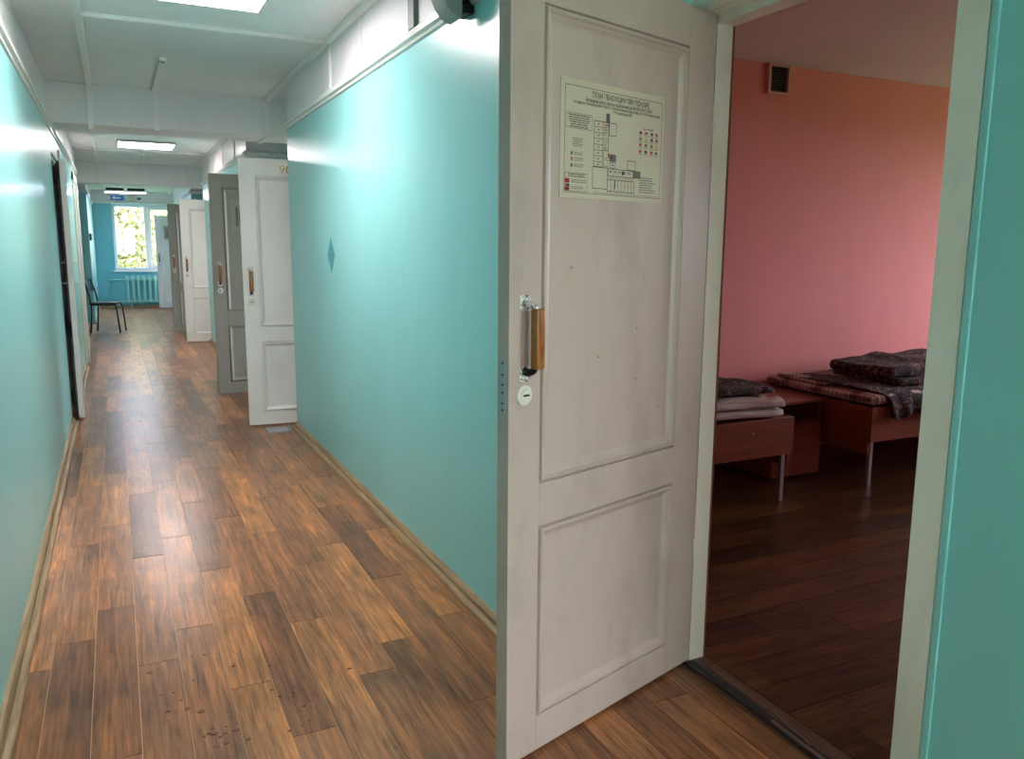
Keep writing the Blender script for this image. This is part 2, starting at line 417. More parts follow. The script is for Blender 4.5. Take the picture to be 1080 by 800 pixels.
# ------------------------------------------------------------------ walls
TH = .12
def wall_r(y0, y1, label):
    m = MB().prism([(XR, y0), (XR, y1), (XN+.1, y1), (XN+.1, y1-.1), (XR+TH, y1-.1), (XR+TH, y0+.1), (XN+.1, y0+.1), (XN+.1, y0)], 'z', -.02, ZC+.02)
    return struct(m.build('wall_right', M['teal'], None, .004), label, 'wall')
wall_r(2.12, 6.33, 'glossy teal wall with white upper band between the near door and door 90')
wall_r(8.4, 12.76, 'short glossy teal wall strip beyond the second door recess')
wall_r(14.8, 19.1, 'farthest glossy teal wall strip on the right before the window')
struct(box('wall_right', M['teal'], XR, XR+TH, YB, -.1, -.02, ZC+.02), 'teal wall behind the viewpoint on the right', 'wall')
# recess back walls with door openings
def niche_wall(y0, y1, openings, label, zt=2.135):
    m = MB(); y = y0
    for a, b in openings:
        if a > y: m.box(XN, XN+.08, y, a, -.02, ZC+.02)
        m.box(XN, XN+.08, a, b, zt, ZC+.02); y = b
    if y < y1: m.box(XN, XN+.08, y, y1, -.02, ZC+.02)
    return struct(m.build('wall_recess', M['teal_plain'], None), label, 'wall')
niche_wall(-.1, 2.12, [(1.153, 2.12)], 'teal wall beside the pink bedroom doorway at the right edge')
niche_wall(6.33, 8.4, [(6.36, 7.26), (7.38, 8.26)], 'teal back wall of the recess holding door 90')
niche_wall(12.76, 14.8, [(12.79, 13.69), (13.81, 14.69)], 'teal back wall of the far door recess')
niche_wall(19.1, YE, [(19.5, 20.25)], 'teal back wall of the last recess by the window')
for (ya, yb, lab) in ((6.23, 8.5, 'daylit room behind door 90'), (12.66, 14.9, 'daylit room behind the far doors'), (19.0, YE, 'daylit room behind the last door')):
    m = MB(); x0, x1 = XN+.08, XN+3.5
    m.box(x0, x1, ya-.05, ya, -.02, ZC+.02); m.box(x0, x1, yb, yb+.05, -.02, ZC+.02); c_ = (ya+yb)/2; q_ = .85 if yb-ya > 1.5 else .3
    m.box(x1, x1+.05, ya-.05, c_-q_, -.02, ZC+.02); m.box(x1, x1+.05, c_+q_, yb+.05, -.02, ZC+.02); m.box(x1, x1+.05, c_-q_, c_+q_, -.02, .8); m.box(x1, x1+.05, c_-q_, c_+q_, 2.25, ZC+.02)  # window opening added so daylight comes out through the doorways
    m.box(x0, x1, ya, yb, -.06, -.02); m.box(x0, x1, ya, yb, ZC+.02, ZC+.1)
    struct(m.build('wall_room', M['white_wall']), lab, 'room shell')
# left wall
struct(box('wall_left', M['teal_left'], XL-.14, XL, YB, 7.25, -.02, ZC+.02), 'long glossy teal wall along the left side of the corridor', 'wall')
m = MB().box(XL-.14, XL, 8.18, 11.95, -.02, ZC+.02).box(XL-.14, XL, 7.25, 8.18, 2.1, ZC+.02)
struct(m.build('wall_left', M['teal_left']), 'left teal wall stretch beyond the dark open doorway', 'wall')
m = MB().prism([(XL-.3, 11.95), (XL-.13, 11.95), (XL-.13, 16.3), (XL, 16.3), (XL, YE+.2), (XL-.3, YE+.2)], 'z', -.02, ZC+.02)
struct(m.build('wall_left', M['teal_left']), 'far left teal wall stretch behind the black chair', 'wall')
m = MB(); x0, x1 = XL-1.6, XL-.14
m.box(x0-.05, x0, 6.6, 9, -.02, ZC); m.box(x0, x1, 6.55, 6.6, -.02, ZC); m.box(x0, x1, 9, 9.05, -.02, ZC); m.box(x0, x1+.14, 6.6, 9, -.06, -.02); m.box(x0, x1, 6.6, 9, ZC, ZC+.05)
struct(m.build('wall_store', M['shadow_wall']), 'unlit room behind the left doorway, darkness put into its near-black walls', 'room shell')
# end walls
WX0, WX1, WZ0, WZ1 = -.01, 1.42, .84, 2.30
m = MB().box(XL-.3, WX0, YE, YE+.25, -.02, ZC+.02).box(WX1, XN+.1, YE, YE+.25, -.02, ZC+.02).box(WX0, WX1, YE, YE+.25, -.02, WZ0).box(WX0, WX1, YE, YE+.25, WZ1, ZC+.02)
struct(m.build('wall_end', M['teal_end']), 'teal end wall around the corridor window', 'wall')
m = MB().box(XL-.1, -.25, YB-.1, YB, -.02, ZC+.02).box(1.05, XR+.1, YB-.1, YB, -.02, ZC+.02).box(-.25, 1.05, YB-.1, YB, -.02, .9).box(-.25, 1.05, YB-.1, YB, 2.3, ZC+.02)
struct(m.build('wall_back', M['white_wall']), 'end wall behind the viewpoint with an added window opening', 'wall')
w3 = struct(empty('window_added', (0, YB-.08, 0)), 'white framed window added unseen behind the viewpoint to light the near corridor', 'window')  # added behind the viewpoint to brighten the near door and walls
MB().box(-.25, 1.05, 0, .05, .9, .96).box(-.25, 1.05, 0, .05, 2.24, 2.3).box(-.25, -.19, 0, .05,   .96, 2.24).box(.99, 1.05, 0, .05,   .96, 2.24).box(.37, .43, 0, .05,   .96, 2.24).build('window_frame', M['pvc'], w3)
MB().box(-.19, .37, .02, .026,   .96, 2.24).build('pane', M['glass'], w3); MB().box(.43, .99, .02, .026,   .96, 2.24).build('pane', M['glass'], w3)
# bedroom walls
struct(box('wall_bedroom_side', M['pink'], XR+TH, ROOM_X+.15, ROOM_Y1, ROOM_Y1+.1, -.02, ZC+.02), 'pink painted bedroom wall behind the two beds', 'wall')
struct(box('wall_bedroom_near', M['pink'], XN+.08, ROOM_X+.15, ROOM_Y0-.1, ROOM_Y0, -.02, ZC+.02), 'pink bedroom wall hidden right of the doorway', 'wall')
m = MB(); RWY0, RWY1, RWZ0, RWZ1 = 1.6, 3.5, .85, 2.25
m.box(ROOM_X, ROOM_X+.15, ROOM_Y0, RWY0, -.02, ZC).box(ROOM_X, ROOM_X+.15, RWY1, ROOM_Y1, -.02, ZC).box(ROOM_X, ROOM_X+.15, RWY0, RWY1, -.02, RWZ0).box(ROOM_X, ROOM_X+.15, RWY0, RWY1, RWZ1, ZC)
struct(m.build('wall_bedroom_window', M['pink']), 'pink bedroom outer wall with its window', 'wall')
m = MB().box(XR+TH, XR+TH+.01, 2.23, ROOM_Y1, 0, ZC).box(XN+.08, XN+.09, ROOM_Y0, 1.15, 0, ZC).box(XN+.08, XN+.09, 1.15, 2.12, 2.14, ZC).box(XR+TH, XN+.09, 2.22, 2.23, 0, ZC)
struct(m.build('wall_bedroom_inner', M['pink']), 'pink inner face of the bedroom wall towards the corridor', 'wall')

# ------------------------------------------------------------------ trims and baseboards
def dado(x, sg, y0, y1, z0, z1, n, label, ret=None):
    pr = [(0, z0), (.012, z0+.004), (.014, z0+.016), (.030, z0+.022), (.032, z0+.045), (.022, z0+.052), (.018, z1-.008), (.008, z1), (0, z1)]
    m = MB().prism([(x-sg*p, z) for p, z in pr], 'y', y0, y1)
    if ret:
        for ye, d in ret: m.prism([(ye+d*p, z) for p, z in pr], 'x', x-.0, XN)
    return struct(m.build('trim_%d' % n, M['trim']), label, 'trim')
dado(XR, 1, 2.10, 6.34, 2.25, 2.315, 1, 'white moulding strip along the top of the near teal wall', [(6.33, 1), (2.12, -1)])
dado(XR, 1, 8.38, 12.78, 2.25, 2.315, 2, 'white moulding strip on the wall beyond door 90', [(8.4, -1), (12.76, 1)])
dado(XR, 1, 14.78, 19.12, 2.25, 2.315, 3, 'white moulding strip on the farthest right wall', [(14.8, -1)])
dado(XL, -1, YB, 8.3, 2.26, 2.345, 4, 'white moulding strip along the top of the left teal wall')
dado(XL, -1, 8.3, 11.95, 2.26, 2.345, 5, 'white moulding strip on the left wall beyond the dark doorway')
dado(XL-.13, -1, 11.95, 16.3, 2.26, 2.345, 6, 'white moulding strip behind the black chair')
dado(XL, -1, 16.28, YE, 2.26, 2.345, 7, 'white moulding strip on the far left wall by the window')
struct(box('trim_8', M['trim'], XL, XN, YE-.03, YE, 2.305, 2.345, None, .006), 'white moulding strip above the end window', 'trim')
def skirt(name, x, sg, y0, y1, label):
    pr = [(0, 0), (.046, 0), (.046, .008), (.042, .014), (.026, .017), (.024, .013), (.021, .013), (.019, .030), (.012, .040), (0, .044)]
    return struct(MB().prism([(x-sg*p, z) for p, z in pr], 'y', y0, y1).build(name, M['skirting']), label, 'baseboard')
skirt('baseboard_right', XR, 1, 2.12, 6.33, 'worn tan wooden baseboard under the near right teal wall')
skirt('baseboard_right', XR, 1, 8.4, 12.76, 'worn wooden baseboard beyond door 90')
skirt('baseboard_right', XR, 1, 14.8, 19.1, 'wooden baseboard under the farthest right wall')
skirt('baseboard_left', XL, -1, YB, 7.22, 'worn tan wooden baseboard under the long left teal wall')
skirt('baseboard_left', XL, -1, 8.25, 10.5, 'wooden baseboard left, beyond the dark doorway')
skirt('baseboard_left', XL-.13, -1, 11.95, 16.3, 'wooden baseboard behind the black chair')
skirt('baseboard_left', XL, -1, 16.3, YE, 'wooden baseboard at the far left corner')
struct(box('baseboard_end', M['skirting'], XL, XN, YE-.025, YE, 0, .06), 'wooden baseboard under the radiator', 'baseboard')

# ------------------------------------------------------------------ door leaves
DH = 2.10
def ring(m, x0, x1, z0, z1, prof):
    base = len(m.v); vs = []; fs = []
    for t, y in prof: vs += [(x0+t, y, z0+t), (x1-t, y, z0+t), (x1-t, y, z1-t), (x0+t, y, z1-t)]
    for i in range(len(prof)-1):
        for k in range(4): fs.append((i*4+k, i*4+(k+1) % 4, (i+1)*4+(k+1) % 4, (i+1)*4+k))
    m.add(vs, fs)
def leaf(root, w_, mat, z0=.012, DH=2.10, tr=1.985):
    T = .042; sh, sf = .137, .113
    box('stile', mat, 0, sh, -T, 0, z0, DH, root, .0014); box('stile', mat, w_-sf, w_, -T, 0, z0, DH, root, .0014)
    for a, b in ((z0, .115), (.666, .783), (tr, DH)): box('rail', mat, sh, w_-sf, -T, 0, a, b, root, .0014)
    for a, b in ((.115, .666), (.783, tr)):
        box('panel', mat, sh-.008, w_-sf+.008, -T+.012, -.012, a-.008, b+.008, root)
        for side in (0, 1):
            pr = [(0, -.001), (.0015, -.009), (.005, -.009), (.008, .002), (.011, .0045), (.016, .0045), (.020, -.001), (.024, -.003), (.034, -.0105), (.041, -.0122)]
            m = MB(); ring(m, sh, w_-sf, a, b, pr if side == 0 else [(t, -T-y) for t, y in pr])
            o = m.build('moulding', mat, root, fix=False)
def grip_handle(root, x, z0, z1, near=True):
    hd = MB().box(x-.018, x+.018, 0, .0025, z1-.018, z1+.022).build('handle', M['nickel'], root, .001)
    MB().box(x-.018, x+.018, 0, .0025, z0-.034, z0+.006).build('mount_plate', M['nickel'], hd, .001)
    MB().tube([(x, 0, z1), (x, .016, z1), (x, .034, z1-.006), (x, .044, z1-.012)], [.010, .008, .007, .007]).build('bracket', M['nickel'], hd, smooth=True)
    MB().tube([(x, 0, z0-.006), (x, .016, z0-.010), (x, .034, z0-.002), (x, .044, z0+.008)], [.011, .010, .009, .007]).build('bracket', M['dark_metal'], hd, smooth=True)
    MB().box(x-.015, x+.015, .034, .060, z0+.004, z1-.010).build('grip', M['grip'], hd, .005, 3, True)
def escutcheon(root, x, z, mat, r=.0265):
    m = MB().tube([(x, 0, z), (x, .003, z), (x, .005, z)], [r, r, r*.86], 28).build('lock_cover', mat, root)
    MB().tube([(x, .0045, z), (x, .0065, z)], [r*.62, r*.55], 24).build('lock_cylinder', mat, m)
    MB().box(x-.013, x+.008, .006, .0072, z-.0025, z+.0028).build('keyhole', M['black'], m)
# near door
HX, HY = 1.681, 2.0555
d1 = struct(empty('door_1', (HX, HY, 0), math.atan2(-.3041, -.95264)), 'nearest white panelled door standing open with wooden grip handle and evacuation plan', 'door')
W1 = .857
leaf(d1, W1, M['door'])
grip_handle(d1, .803, 1.098, 1.262); escutcheon(d1, .803, 1.029, M['ivory'])
lp = MB().box(W1, W1+.0016, -.033, -.010, .985, 1.125).build('lock_plate', M['steel'], d1)
m = MB()
for z in (.995, 1.012, 1.04, 1.06, 1.085, 1.115): m.cyl((W1+.001, -.021, z), 'x', .003, .0016, 10)
m.build('screw', M['dark_metal'], lp)
m = MB()
for x, z in ((.33, 1.17), (.327, 1.02), (.50, 1.10), (.21, .92), (.62, 1.35)): m.cyl((x, -.0125, z), 'y', .0022, .0012, 8)
m.build('nail_hole', M['black'], d1)
box('screw', M['steel'], W1, W1+.001, -.025, -.018, .07, .078, d1)
# frame of the near doorway
fr = struct(empty('door_frame', (0, 0, 0)), 'white painted frame of the pink bedroom doorway', 'door frame')
JN0, JN1, JF = 1.153, 1.228, 2.06
FX0, FX1 = 1.645, 1.755
MB().prism([(FX0, JN0), (FX1, JN0), (FX1, JN1-.012), (FX0+.045, JN1-.012), (FX0+.045, JN1), (FX0, JN1)], 'z', 0, 2.14).build('jamb', M['frame'], fr)
MB().prism([(FX0+.042, JF), (FX1-.008, JF), (FX1-.008, JF+.06), (FX0, JF+.06), (FX0, JF+.048), (FX0+.042, JF+.048)], 'z', .002, 2.075).build('jamb', M['frame'], fr)
MB().box(FX1-.008, FX1+.004, JF+.004, JF+.06, .002, 2.08).build('jamb_edge', M['edge_dark'], fr)
MB().prism([(FX0-.012, 2.125), (FX0, 2.105), (FX0+.012, 2.105), (FX0+.018, 2.098), (FX0+.045, 2.098), (FX0+.045, 2.075), (FX1, 2.075), (FX1, 2.15), (FX0-.012, 2.15)], 'y', JN0, JF+.06).build('head_rail', M['frame'], fr)
for z in (.35, 1.75):
    MB().tube([(HX+.004, HY+.004, z), (HX+.004, HY+.004, z+.09)], .006, 10).build('hinge', M['frame'], fr, smooth=True)
# teal plaster edge beside the frame
struct(box('trim_9', M['teal_plain'], XN-.007, XN, 1.132, JN0-.002, 0, ZC, None, .002), 'raised teal plaster edge beside the bedroom door frame', 'trim')
# threshold
th = struct(MB().box(FX0+.01, FX1, JN1-.01, JF, -.004, .006).build('door_threshold', M['threshold'], None, .002), 'dark worn threshold strip of the pink bedroom doorway', 'threshold')
def strip(pts, wd, z0, z1, name, mat, parent):
    m = MB()
    for (xa, ya), (xb, yb) in zip(pts[:-1], pts[1:]):
        d = Vector((xb-xa, yb-ya)).normalized(); n = Vector((-d.y, d.x))*wd/2
        m.prism([(xa+n.x, ya+n.y), (xb+n.x, yb+n.y), (xb-n.x, yb-n.y), (xa-n.x, ya-n.y)], 'z', z0, z1)
    return m.build(name, mat, parent)
strip([(FX0+.016, 2.055), (FX0+.02, 1.75), (FX0+.012, 1.23)], .010, .004, .010, 'metal_strip', M['dark_metal'], th)
strip([(FX0+.075, 2.0), (FX0+.066, 1.8), (FX0+.072, 1.7), (FX0+.05, 1.52)], .006, .005, .010, 'metal_strip', M['strip_metal'], th)
strip([(FX0+.036, 1.66), (FX0+.03, 1.5), (FX0+.03, 1.23)], .014, .005, .011, 'metal_strip', M['strip_metal'], th)
strip([(FX0+.042, 2.05), (FX0+.045, 1.8), (FX0+.04, 1.55), (FX0+.05, 1.23)], .022, .003, .0075, 'dark_joint', M['black'], th)

# the other doors: one prototype leaf, copied
LW = .83
proto = empty('door_2', (1.694, 6.41, 0), math.atan2(.072, -.997))
leaf(proto, LW, M['door_far'], DH=2.05, tr=1.925)
grip_handle(proto, LW-.055, 1.052, 1.222); escutcheon(proto, LW-.055, .975, M['ivory'])
def door_copy(name, loc, dx, dy, src=None):
    r = empty(name, loc, math.atan2(dy, dx))
    for ch in (src or proto).children: part_copy(ch, r)
    return r
struct(proto, 'white panelled door numbered 90 standing open at the end of the near teal wall', 'door')
d3 = empty('door_3', (1.637, 8.13, 0), math.atan2(-.115, -.992))
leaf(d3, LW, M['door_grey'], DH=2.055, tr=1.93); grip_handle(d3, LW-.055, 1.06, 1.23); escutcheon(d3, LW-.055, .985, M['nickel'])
struct(d3, 'grey-painted open panelled door right behind door 90', 'door')
d4 = struct(door_copy('door_4', (1.698, 12.62, 0), -.998, .05), 'white open panelled door beyond the short teal wall strip', 'door')
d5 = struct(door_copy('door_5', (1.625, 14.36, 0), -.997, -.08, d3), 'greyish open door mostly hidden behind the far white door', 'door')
d6 = struct(door_copy('door_6', (1.66, 19.82, 0), -.998, .05), 'lilac-white open door in front of the end window', 'door')
# frames in the recesses
for (ya, yb, lab) in ((6.36, 7.26, 'white door frame of room 90'), (7.38, 8.26, 'white frame of the doorway next to room 90'), (12.79, 13.69, 'white frame of the nearer far doorway'), (13.81, 14.69, 'white frame of the farther far doorway'), (19.5, 20.25, 'white frame of the last doorway by the window')):
    f_ = struct(empty('door_frame', (0, ya, 0)), lab, 'door frame'); L_ = yb-ya
    box('jamb', M['frame'], 1.70, 1.75, 0, .03, 0, 2.135, f_); box('jamb', M['frame'], 1.70, 1.75, L_-.03, L_, 0, 2.135, f_)
    box('head_rail', M['frame'], 1.70, 1.75, 0, L_, 2.105, 2.135, f_)

# text helper ---------------------------------------------------------------
def text_geo(s, size, align='CENTER', ext=0.0):
    cu = bpy.data.curves.new('txt', 'FONT'); cu.body = s; cu.size = size; cu.align_x = align; cu.align_y = 'CENTER'; cu.extrude = ext; cu.resolution_u = 3; cu.offset = size*.022 if ext == 0 else 0
    o = bpy.data.objects.new('txt', cu); COL.objects.link(o)
    dg = bpy.context.evaluated_depsgraph_get(); dg.update()
    me = bpy.data.meshes.new_from_object(o.evaluated_get(dg))
    vs = [tuple(v.co) for v in me.vertices]; fs = [tuple(p.vertices) for p in me.polygons]
    bpy.data.objects.remove(o); bpy.data.curves.remove(cu); bpy.data.meshes.remove(me)
    return vs, fs
# digits 9 and 0 on door 90 (local: +x is to the left on the leaf)
for ch, xd in (('9', LW-.318), ('0', LW-.366)):
    vs_, fs_ = text_geo(ch, .080, ext=.003)
    MB().add([(xd-x*1.15, .0035+z, 1.972+y) for x, y, z in vs_], fs_).build('digit', M['gold'], proto, fix=False)

# ------------------------------------------------------------------ evacuation plan on the near door
PWd, PHt = .436, .298
pr_ = empty('evacuation_plan', (0, 0, 0)); pr_.matrix_world = Matrix.Translation((HX, HY, 0)) @ Matrix.Rotation(math.atan2(-.3041, -.95264), 4, 'Z')
tag(pr_, 'laminated fire evacuation plan sheet fixed to the nearest white door', 'plan')
PX, PZ, PY = .674, 1.828, -.0118
def U(u): return PX-u*PWd
def V(v): return PZ-v*PHt
MB().box(U(1), U(0), PY, PY+.003, V(1), V(0)).build('sheet', M['sheet'], pr_, .0006)
inks = {k: MB() for k in ('ink', 'ink_red', 'ink_grey', 'ink_yellow', 'ink_green')}
YI = PY+.0033
def rect(u0, v0, u1, v1, k='ink'):
    inks[k].add([(U(u0), YI, V(v0)), (U(u1), YI, V(v0)), (U(u1), YI, V(v1)), (U(u0), YI, V(v1))], [(0, 1, 2, 3)])
LWU, LWV = .0042, .0062
def frame_(u0, v0, u1, v1, k='ink', t=1.0):
    a, b = LWU*t, LWV*t
    rect(u0, v0, u1, v0+b, k); rect(u0, v1-b, u1, v1, k); rect(u0, v0+b, u0+a, v1-b, k); rect(u1-a, v0+b, u1, v1-b, k)
def txt(s, uc, vc, h, width=None, k='ink', bold=0):
    vs_, fs_ = text_geo(s, h*PHt*1.35)
    xs = [p[0] for p in vs_]; wd = max(xs)-min(xs); sc = (width*PWd/wd) if width else 1
    inks[k].add([(U(uc)-p[0]*sc, YI, V(vc)+p[1]) for p in vs_], fs_)
frame_(.035, .055, .978, .955, t=.8)
txt('ПЛАН ЭВАКУАЦИИ ПРИ ПОЖАРЕ', .555, .105, .048, .56)
txt('Загородный центр отдыха и оздоровления детей "КРАСНАЯ ГОРКА"', .545, .155, .030, .66)
txt('по адресу: Кемеровская область, Промышленновский район, пос. Плотниковский', .53, .188, .024, .84)
txt('1 ЭТАЖ (жилой корпус №2)', .565, .222, .024, .19)
def lines(u0, u1, v0, v1, n, k='ink', rag=.25, cen=False):
    rr = random.Random(int(u0*1000+v0*77))
    for i in range(n):
        v = v0+(v1-v0)*(i+.5)/n; L_ = (u1-u0)*(1-rag*rr.random()); h_ = (v1-v0)/n*.22
        a = (u0+u1-L_)/2 if cen else u0
        x = a
        while x < a+L_:
            wl = rr.uniform(.008, .03); rect(x, v-h_, min(x+wl, a+L_), v+h_, k); x += wl+.004
frame_(.045, .283, .278, .41, t=.6); lines(.06, .265, .29, .405, 6, cen=True)
lines(.10, .20, .485, .565, 5, 'ink_grey', cen=True)
for v in (.62, .668, .722):
    rect(.092, v-.014, .108, v+.014, 'ink_red' if v == .668 else 'ink'); rect(.096, v-.006, .104, v+.006, 'ink_yellow'); lines(.122, .215, v-.016, v+.016, 2, 'ink_grey')
frame_(.042, .785, .245, .942, t=.6); lines(.06, .235, .79, .825, 2, cen=True)
rect(.045, .835, .085, .875, 'ink_red'); rect(.053, .84, .075, .868, 'ink'); rect(.05, .882, .085, .902, 'ink'); rect(.045, .905, .085, .938, 'ink_red'); rect(.055, .91, .076, .932, 'ink')
lines(.10, .235, .838, .872, 2, 'ink_grey'); lines(.10, .235, .895, .925, 2, 'ink_grey')
frame_(.297, .315, .384, .715)
for i in range(1, 8): rect(.297, .315+.05*i, .384, .315+.05*i+LWV*.8)
for i in range(8): rect(.332, .336+.05*i, .348, .346+.05*i, 'ink')
rect(.432, .315, .437, .56); rect(.384, .315, .437, .321)
frame_(.437, .315, .512, .43)
rect(.408, .24, .444, .325, 'ink_grey'); 
for i in range(6): rect(.408, .246+.013*i, .444, .25+.013*i)
rect(.395, .337, .446, .348, 'ink_red'); rect(.40, .362, .412, .372, 'ink_red')
for i, v in enumerate((.36, .385, .41, .455, .49, .52, .545)): frame_(.39+.004*(i % 2), v, .424-.006*(i % 3), v+.022, t=.6)
frame_(.39, .56, .437, .63, t=.7); frame_(.392, .645, .437, .705, t=.7)
rect(.432, .585, .446, .62, 'ink_red'); rect(.447, .59, .512, .655, 'ink_grey'); frame_(.447, .59, .512, .655, t=.8); rect(.46, .605, .475, .635, 'ink')
frame_(.455, .66, .51, .712, t=.8); rect(.475, .68, .49, .692)
frame_(.437, .715, .70, .785)
for u in (.487, .53, .575, .62, .66): rect(u, .718, u+.003, .783)
for u in (.452, .5, .545, .59, .635): rect(u, .735, u+.02, .75, 'ink_grey')
rect(.575, .73, .6, .762)
frame_(.628, .625, .712, .716); rect(.685, .715, .765, .782, 'ink_grey'); frame_(.685, .715, .765, .782, t=.8); rect(.69, .735, .70, .765, 'ink_red')
for i in range(16): rect(.45+.0155*i, .795, .457+.0155*i, .803)
frame_(.29, .712, .435, .905); frame_(.432, .812, .705, .922)
for i in range(1, 8): rect(.432+.034*i, .812, .432+.034*i+.004, .922)
for i in range(8): rect(.447+.034*i, .862, .453+.034*i, .87)
rect(.503, .815, .511, .90)
for r_, v in enumerate((.345, .40, .455, .515)):
    for c_, u in enumerate((.742, .80, .86, .912)):
        k = ('ink', 'ink_green', 'ink_red', 'ink_grey', 'ink', 'ink_yellow', 'ink_red')[(r_*3+c_*2) % 7]
        rect(u, v, u+.026, v+.026, k); lines(u-.008, u+.036, v+.03, v+.046, 2, 'ink_grey', cen=True)
lines(.77, .9, .31, .33, 1, cen=True)
lines(.755, .94, .76, .915, 7, 'ink_grey', .3)
lines(.3, .97, .932, .944, 1, 'ink_grey', 0)
nm = {'ink': 'black_print', 'ink_red': 'red_print', 'ink_grey': 'grey_print', 'ink_yellow': 'yellow_print', 'ink_green': 'green_print'}
for k, m in inks.items(): tag(m.build(nm[k], M[k], pr_, fix=False), kind='stuff')
for u, v in ((.018, .025), (.982, .025), (.018, .97), (.982, .97)):
    MB().cyl((U(u), PY+.002, V(v)), 'y', .003, .002, 10).build('pin', M['steel'], pr_)
# small plan on the grey door and the last door
def small_plan(root, w_, label):
    o = empty('evacuation_plan', root.location, root.rotation_euler.z); tag(o, label, 'plan')
    MB().box(w_-.18-.436, w_-.18, -.0118, -.009, 1.53, 1.828).build('sheet', M['sheet_grey'], o)
    m = MB()
    for (a, b, z0, z1) in ((.06, .10, 1.60, 1.74), (.10, .22, 1.60, 1.64), (.03, .05, 1.58, 1.76), (.12, .3, 1.785, 1.80), (.28, .36, 1.66, 1.74)):
        m.box(w_-.2-b, w_-.2-a, -.009, -.0087, z0, z1)
    m.build('black_print', M['ink_grey'], o)
small_plan(d3, LW, 'evacuation plan sheet on the grey-painted door behind door 90')
small_plan(d6, LW, 'evacuation plan sheet on the lilac-white door by the window')

# ------------------------------------------------------------------ left doors
d7 = struct(empty('door_7', (XL-.01, 8.15, 0), math.atan2(-.73, .085)), 'white door standing ajar out of the left wall beside a black gap', 'door')
for ch in proto.children:
    if ch.name.split('.')[0] in ('stile', 'rail', 'panel', 'moulding'): part_copy(ch, d7)
m = MB().tube([(.70, 0, 1.09), (.70, .05, 1.10), (.70, .05, 1.25), (.70, 0, 1.26)], .006, 8)
m.build('handle', M['white_plastic'], d7)
m = MB().tube([(.70, -.042, 1.09), (.70, -.10, 1.10), (.70, -.10, 1.25), (.70, -.042, 1.26)], .006, 8)
m.build('handle', M['white_plastic'], d7)
f7 = struct(empty('door_frame', (0, 0, 0)), 'white frame of the dark left doorway', 'door frame')
box('jamb', M['frame'], XL-.13, XL-.02, 8.14, 8.18, 0, 2.1, f7); box('head_rail', M['frame'], XL-.13, XL-.02, 7.25, 8.18, 2.08, 2.1, f7)
box('casing', M['frame'], XL, XL+.018, 8.16, 8.26, 0, 2.2, f7)
d8 = struct(empty('door_8', (XL+.004, 11.6, 0), math.atan2(-1, .05)), 'white closed-looking door in the left wall before the black chair', 'door')
for ch in proto.children:
    if ch.name.split('.')[0] in ('stile', 'rail', 'panel', 'moulding'): part_copy(ch, d8)
f8 = struct(empty('door_frame', (0, 0, 0)), 'white casing around the left door before the chair', 'door frame')
box('casing', M['frame'], XL, XL+.02, 10.62, 10.72, 0, 2.2, f8); box('casing', M['frame'], XL, XL+.02, 11.66, 11.76, 0, 2.2, f8); box('casing', M['frame'], XL, XL+.02, 10.62, 11.76, 2.13, 2.22, f8)
sw = tag(box('wall_switch', M['white_plastic'], XL, XL+.02, 9.0, 9.09, 1.56, 1.66, None, .004), 'small white switch box on the left wall beyond the ajar door', 'switch')
bb = empty('call_button', (XL, 16.5, 1.48)); tag(bb, 'small black box on the far left wall above the chair', 'call box')
box('body', M['black_metal'], 0, .035, 0, .12, 0, .12, bb, .005); box('button', M['steel'], .034, .04, .045, .075, .045, .075, bb)

# ------------------------------------------------------------------ ceiling lights
def panel(cx, cy, mat, label, sx=.62, sy=.60):
    o = empty('ceiling_light', (cx, cy, ZC-.032)); tag(o, label, 'ceiling light', 'square ceiling light panels')
    m = MB(); t = .014
    m.box(-sx/2, sx/2, -sy/2, -sy/2+t, 0, .032).box(-sx/2, sx/2, sy/2-t, sy/2, 0, .032).box(-sx/2, -sx/2+t, -sy/2+t, sy/2-t, 0, .032).box(sx/2-t, sx/2, -sy/2+t, sy/2-t, 0, .032)
    m.build('frame', M['white_plastic'], o)
    box('diffuser', mat, -sx/2+t, sx/2-t, -sy/2+t, sy/2-t, .006, .03, o)
panel(.425, 4.13, M['panel_on'], 'bright square ceiling light panel at the top edge, nearest the camera')
panel(.41, 10.75, M['panel_on'], 'bright square ceiling light panel seen under the near beam')
panel(.41, -2.2, M['panel_back'], 'ceiling light panel added unseen behind the viewpoint to light the near corridor')  # unseen panel, added to brighten the near end

# ------------------------------------------------------------------ cable trunking
def trunk(label, *boxes):
    m = MB()
    for b in boxes: m.box(*b)
    tag(m.build('cable_trunking', M['trunking'], None, .002), label, 'cable trunking', 'white cable trunking runs')
T1, T2 = ZC-.022, ZC+.004
trunk('white trunking along the ceiling edge above the near teal wall', (XR-.035, XR, .9, 7.05, T1-.006, T2))
trunk('white trunking crossing the ceiling in front of the near light panel', (-.10, XR-.035, 4.93, 4.965, T1, T2))
trunk('white trunking running down the left part of the near ceiling', (-.115, -.075, 1.0, 7.05, T1, T2))
trunk('short white trunking stub with a black hole on the near ceiling', (.335, .375, 5.85, 7.05, T1, T2))
tag(MB().cyl((.355, 5.9, T1-.002), 'z', .012, .004, 14).build('cable_hole', M['black']), 'small black hole at the end of the ceiling trunking stub', 'cable hole')
trunk('white trunking dropping down the left part of the near beam', (-.12, -.08, 7.034, 7.05, 2.26, ZC), (-.12, -.08, 7.05, 7.49, 2.274, 2.29))
trunk('white trunking dropping down the middle of the near beam', (.335, .375, 7.034, 7.05, 2.274, ZC))
trunk('white trunking dropping down the right end of the near beam', (XR-.035, XR, 7.034, 7.05, 2.274, ZC), (XR-.035, XR, 7.05, 7.49, 2.274, 2.29))
trunk('white trunking along the ceiling edge between the two beams', (XR-.035, XR, 7.49, 13.45, T1-.006, T2))
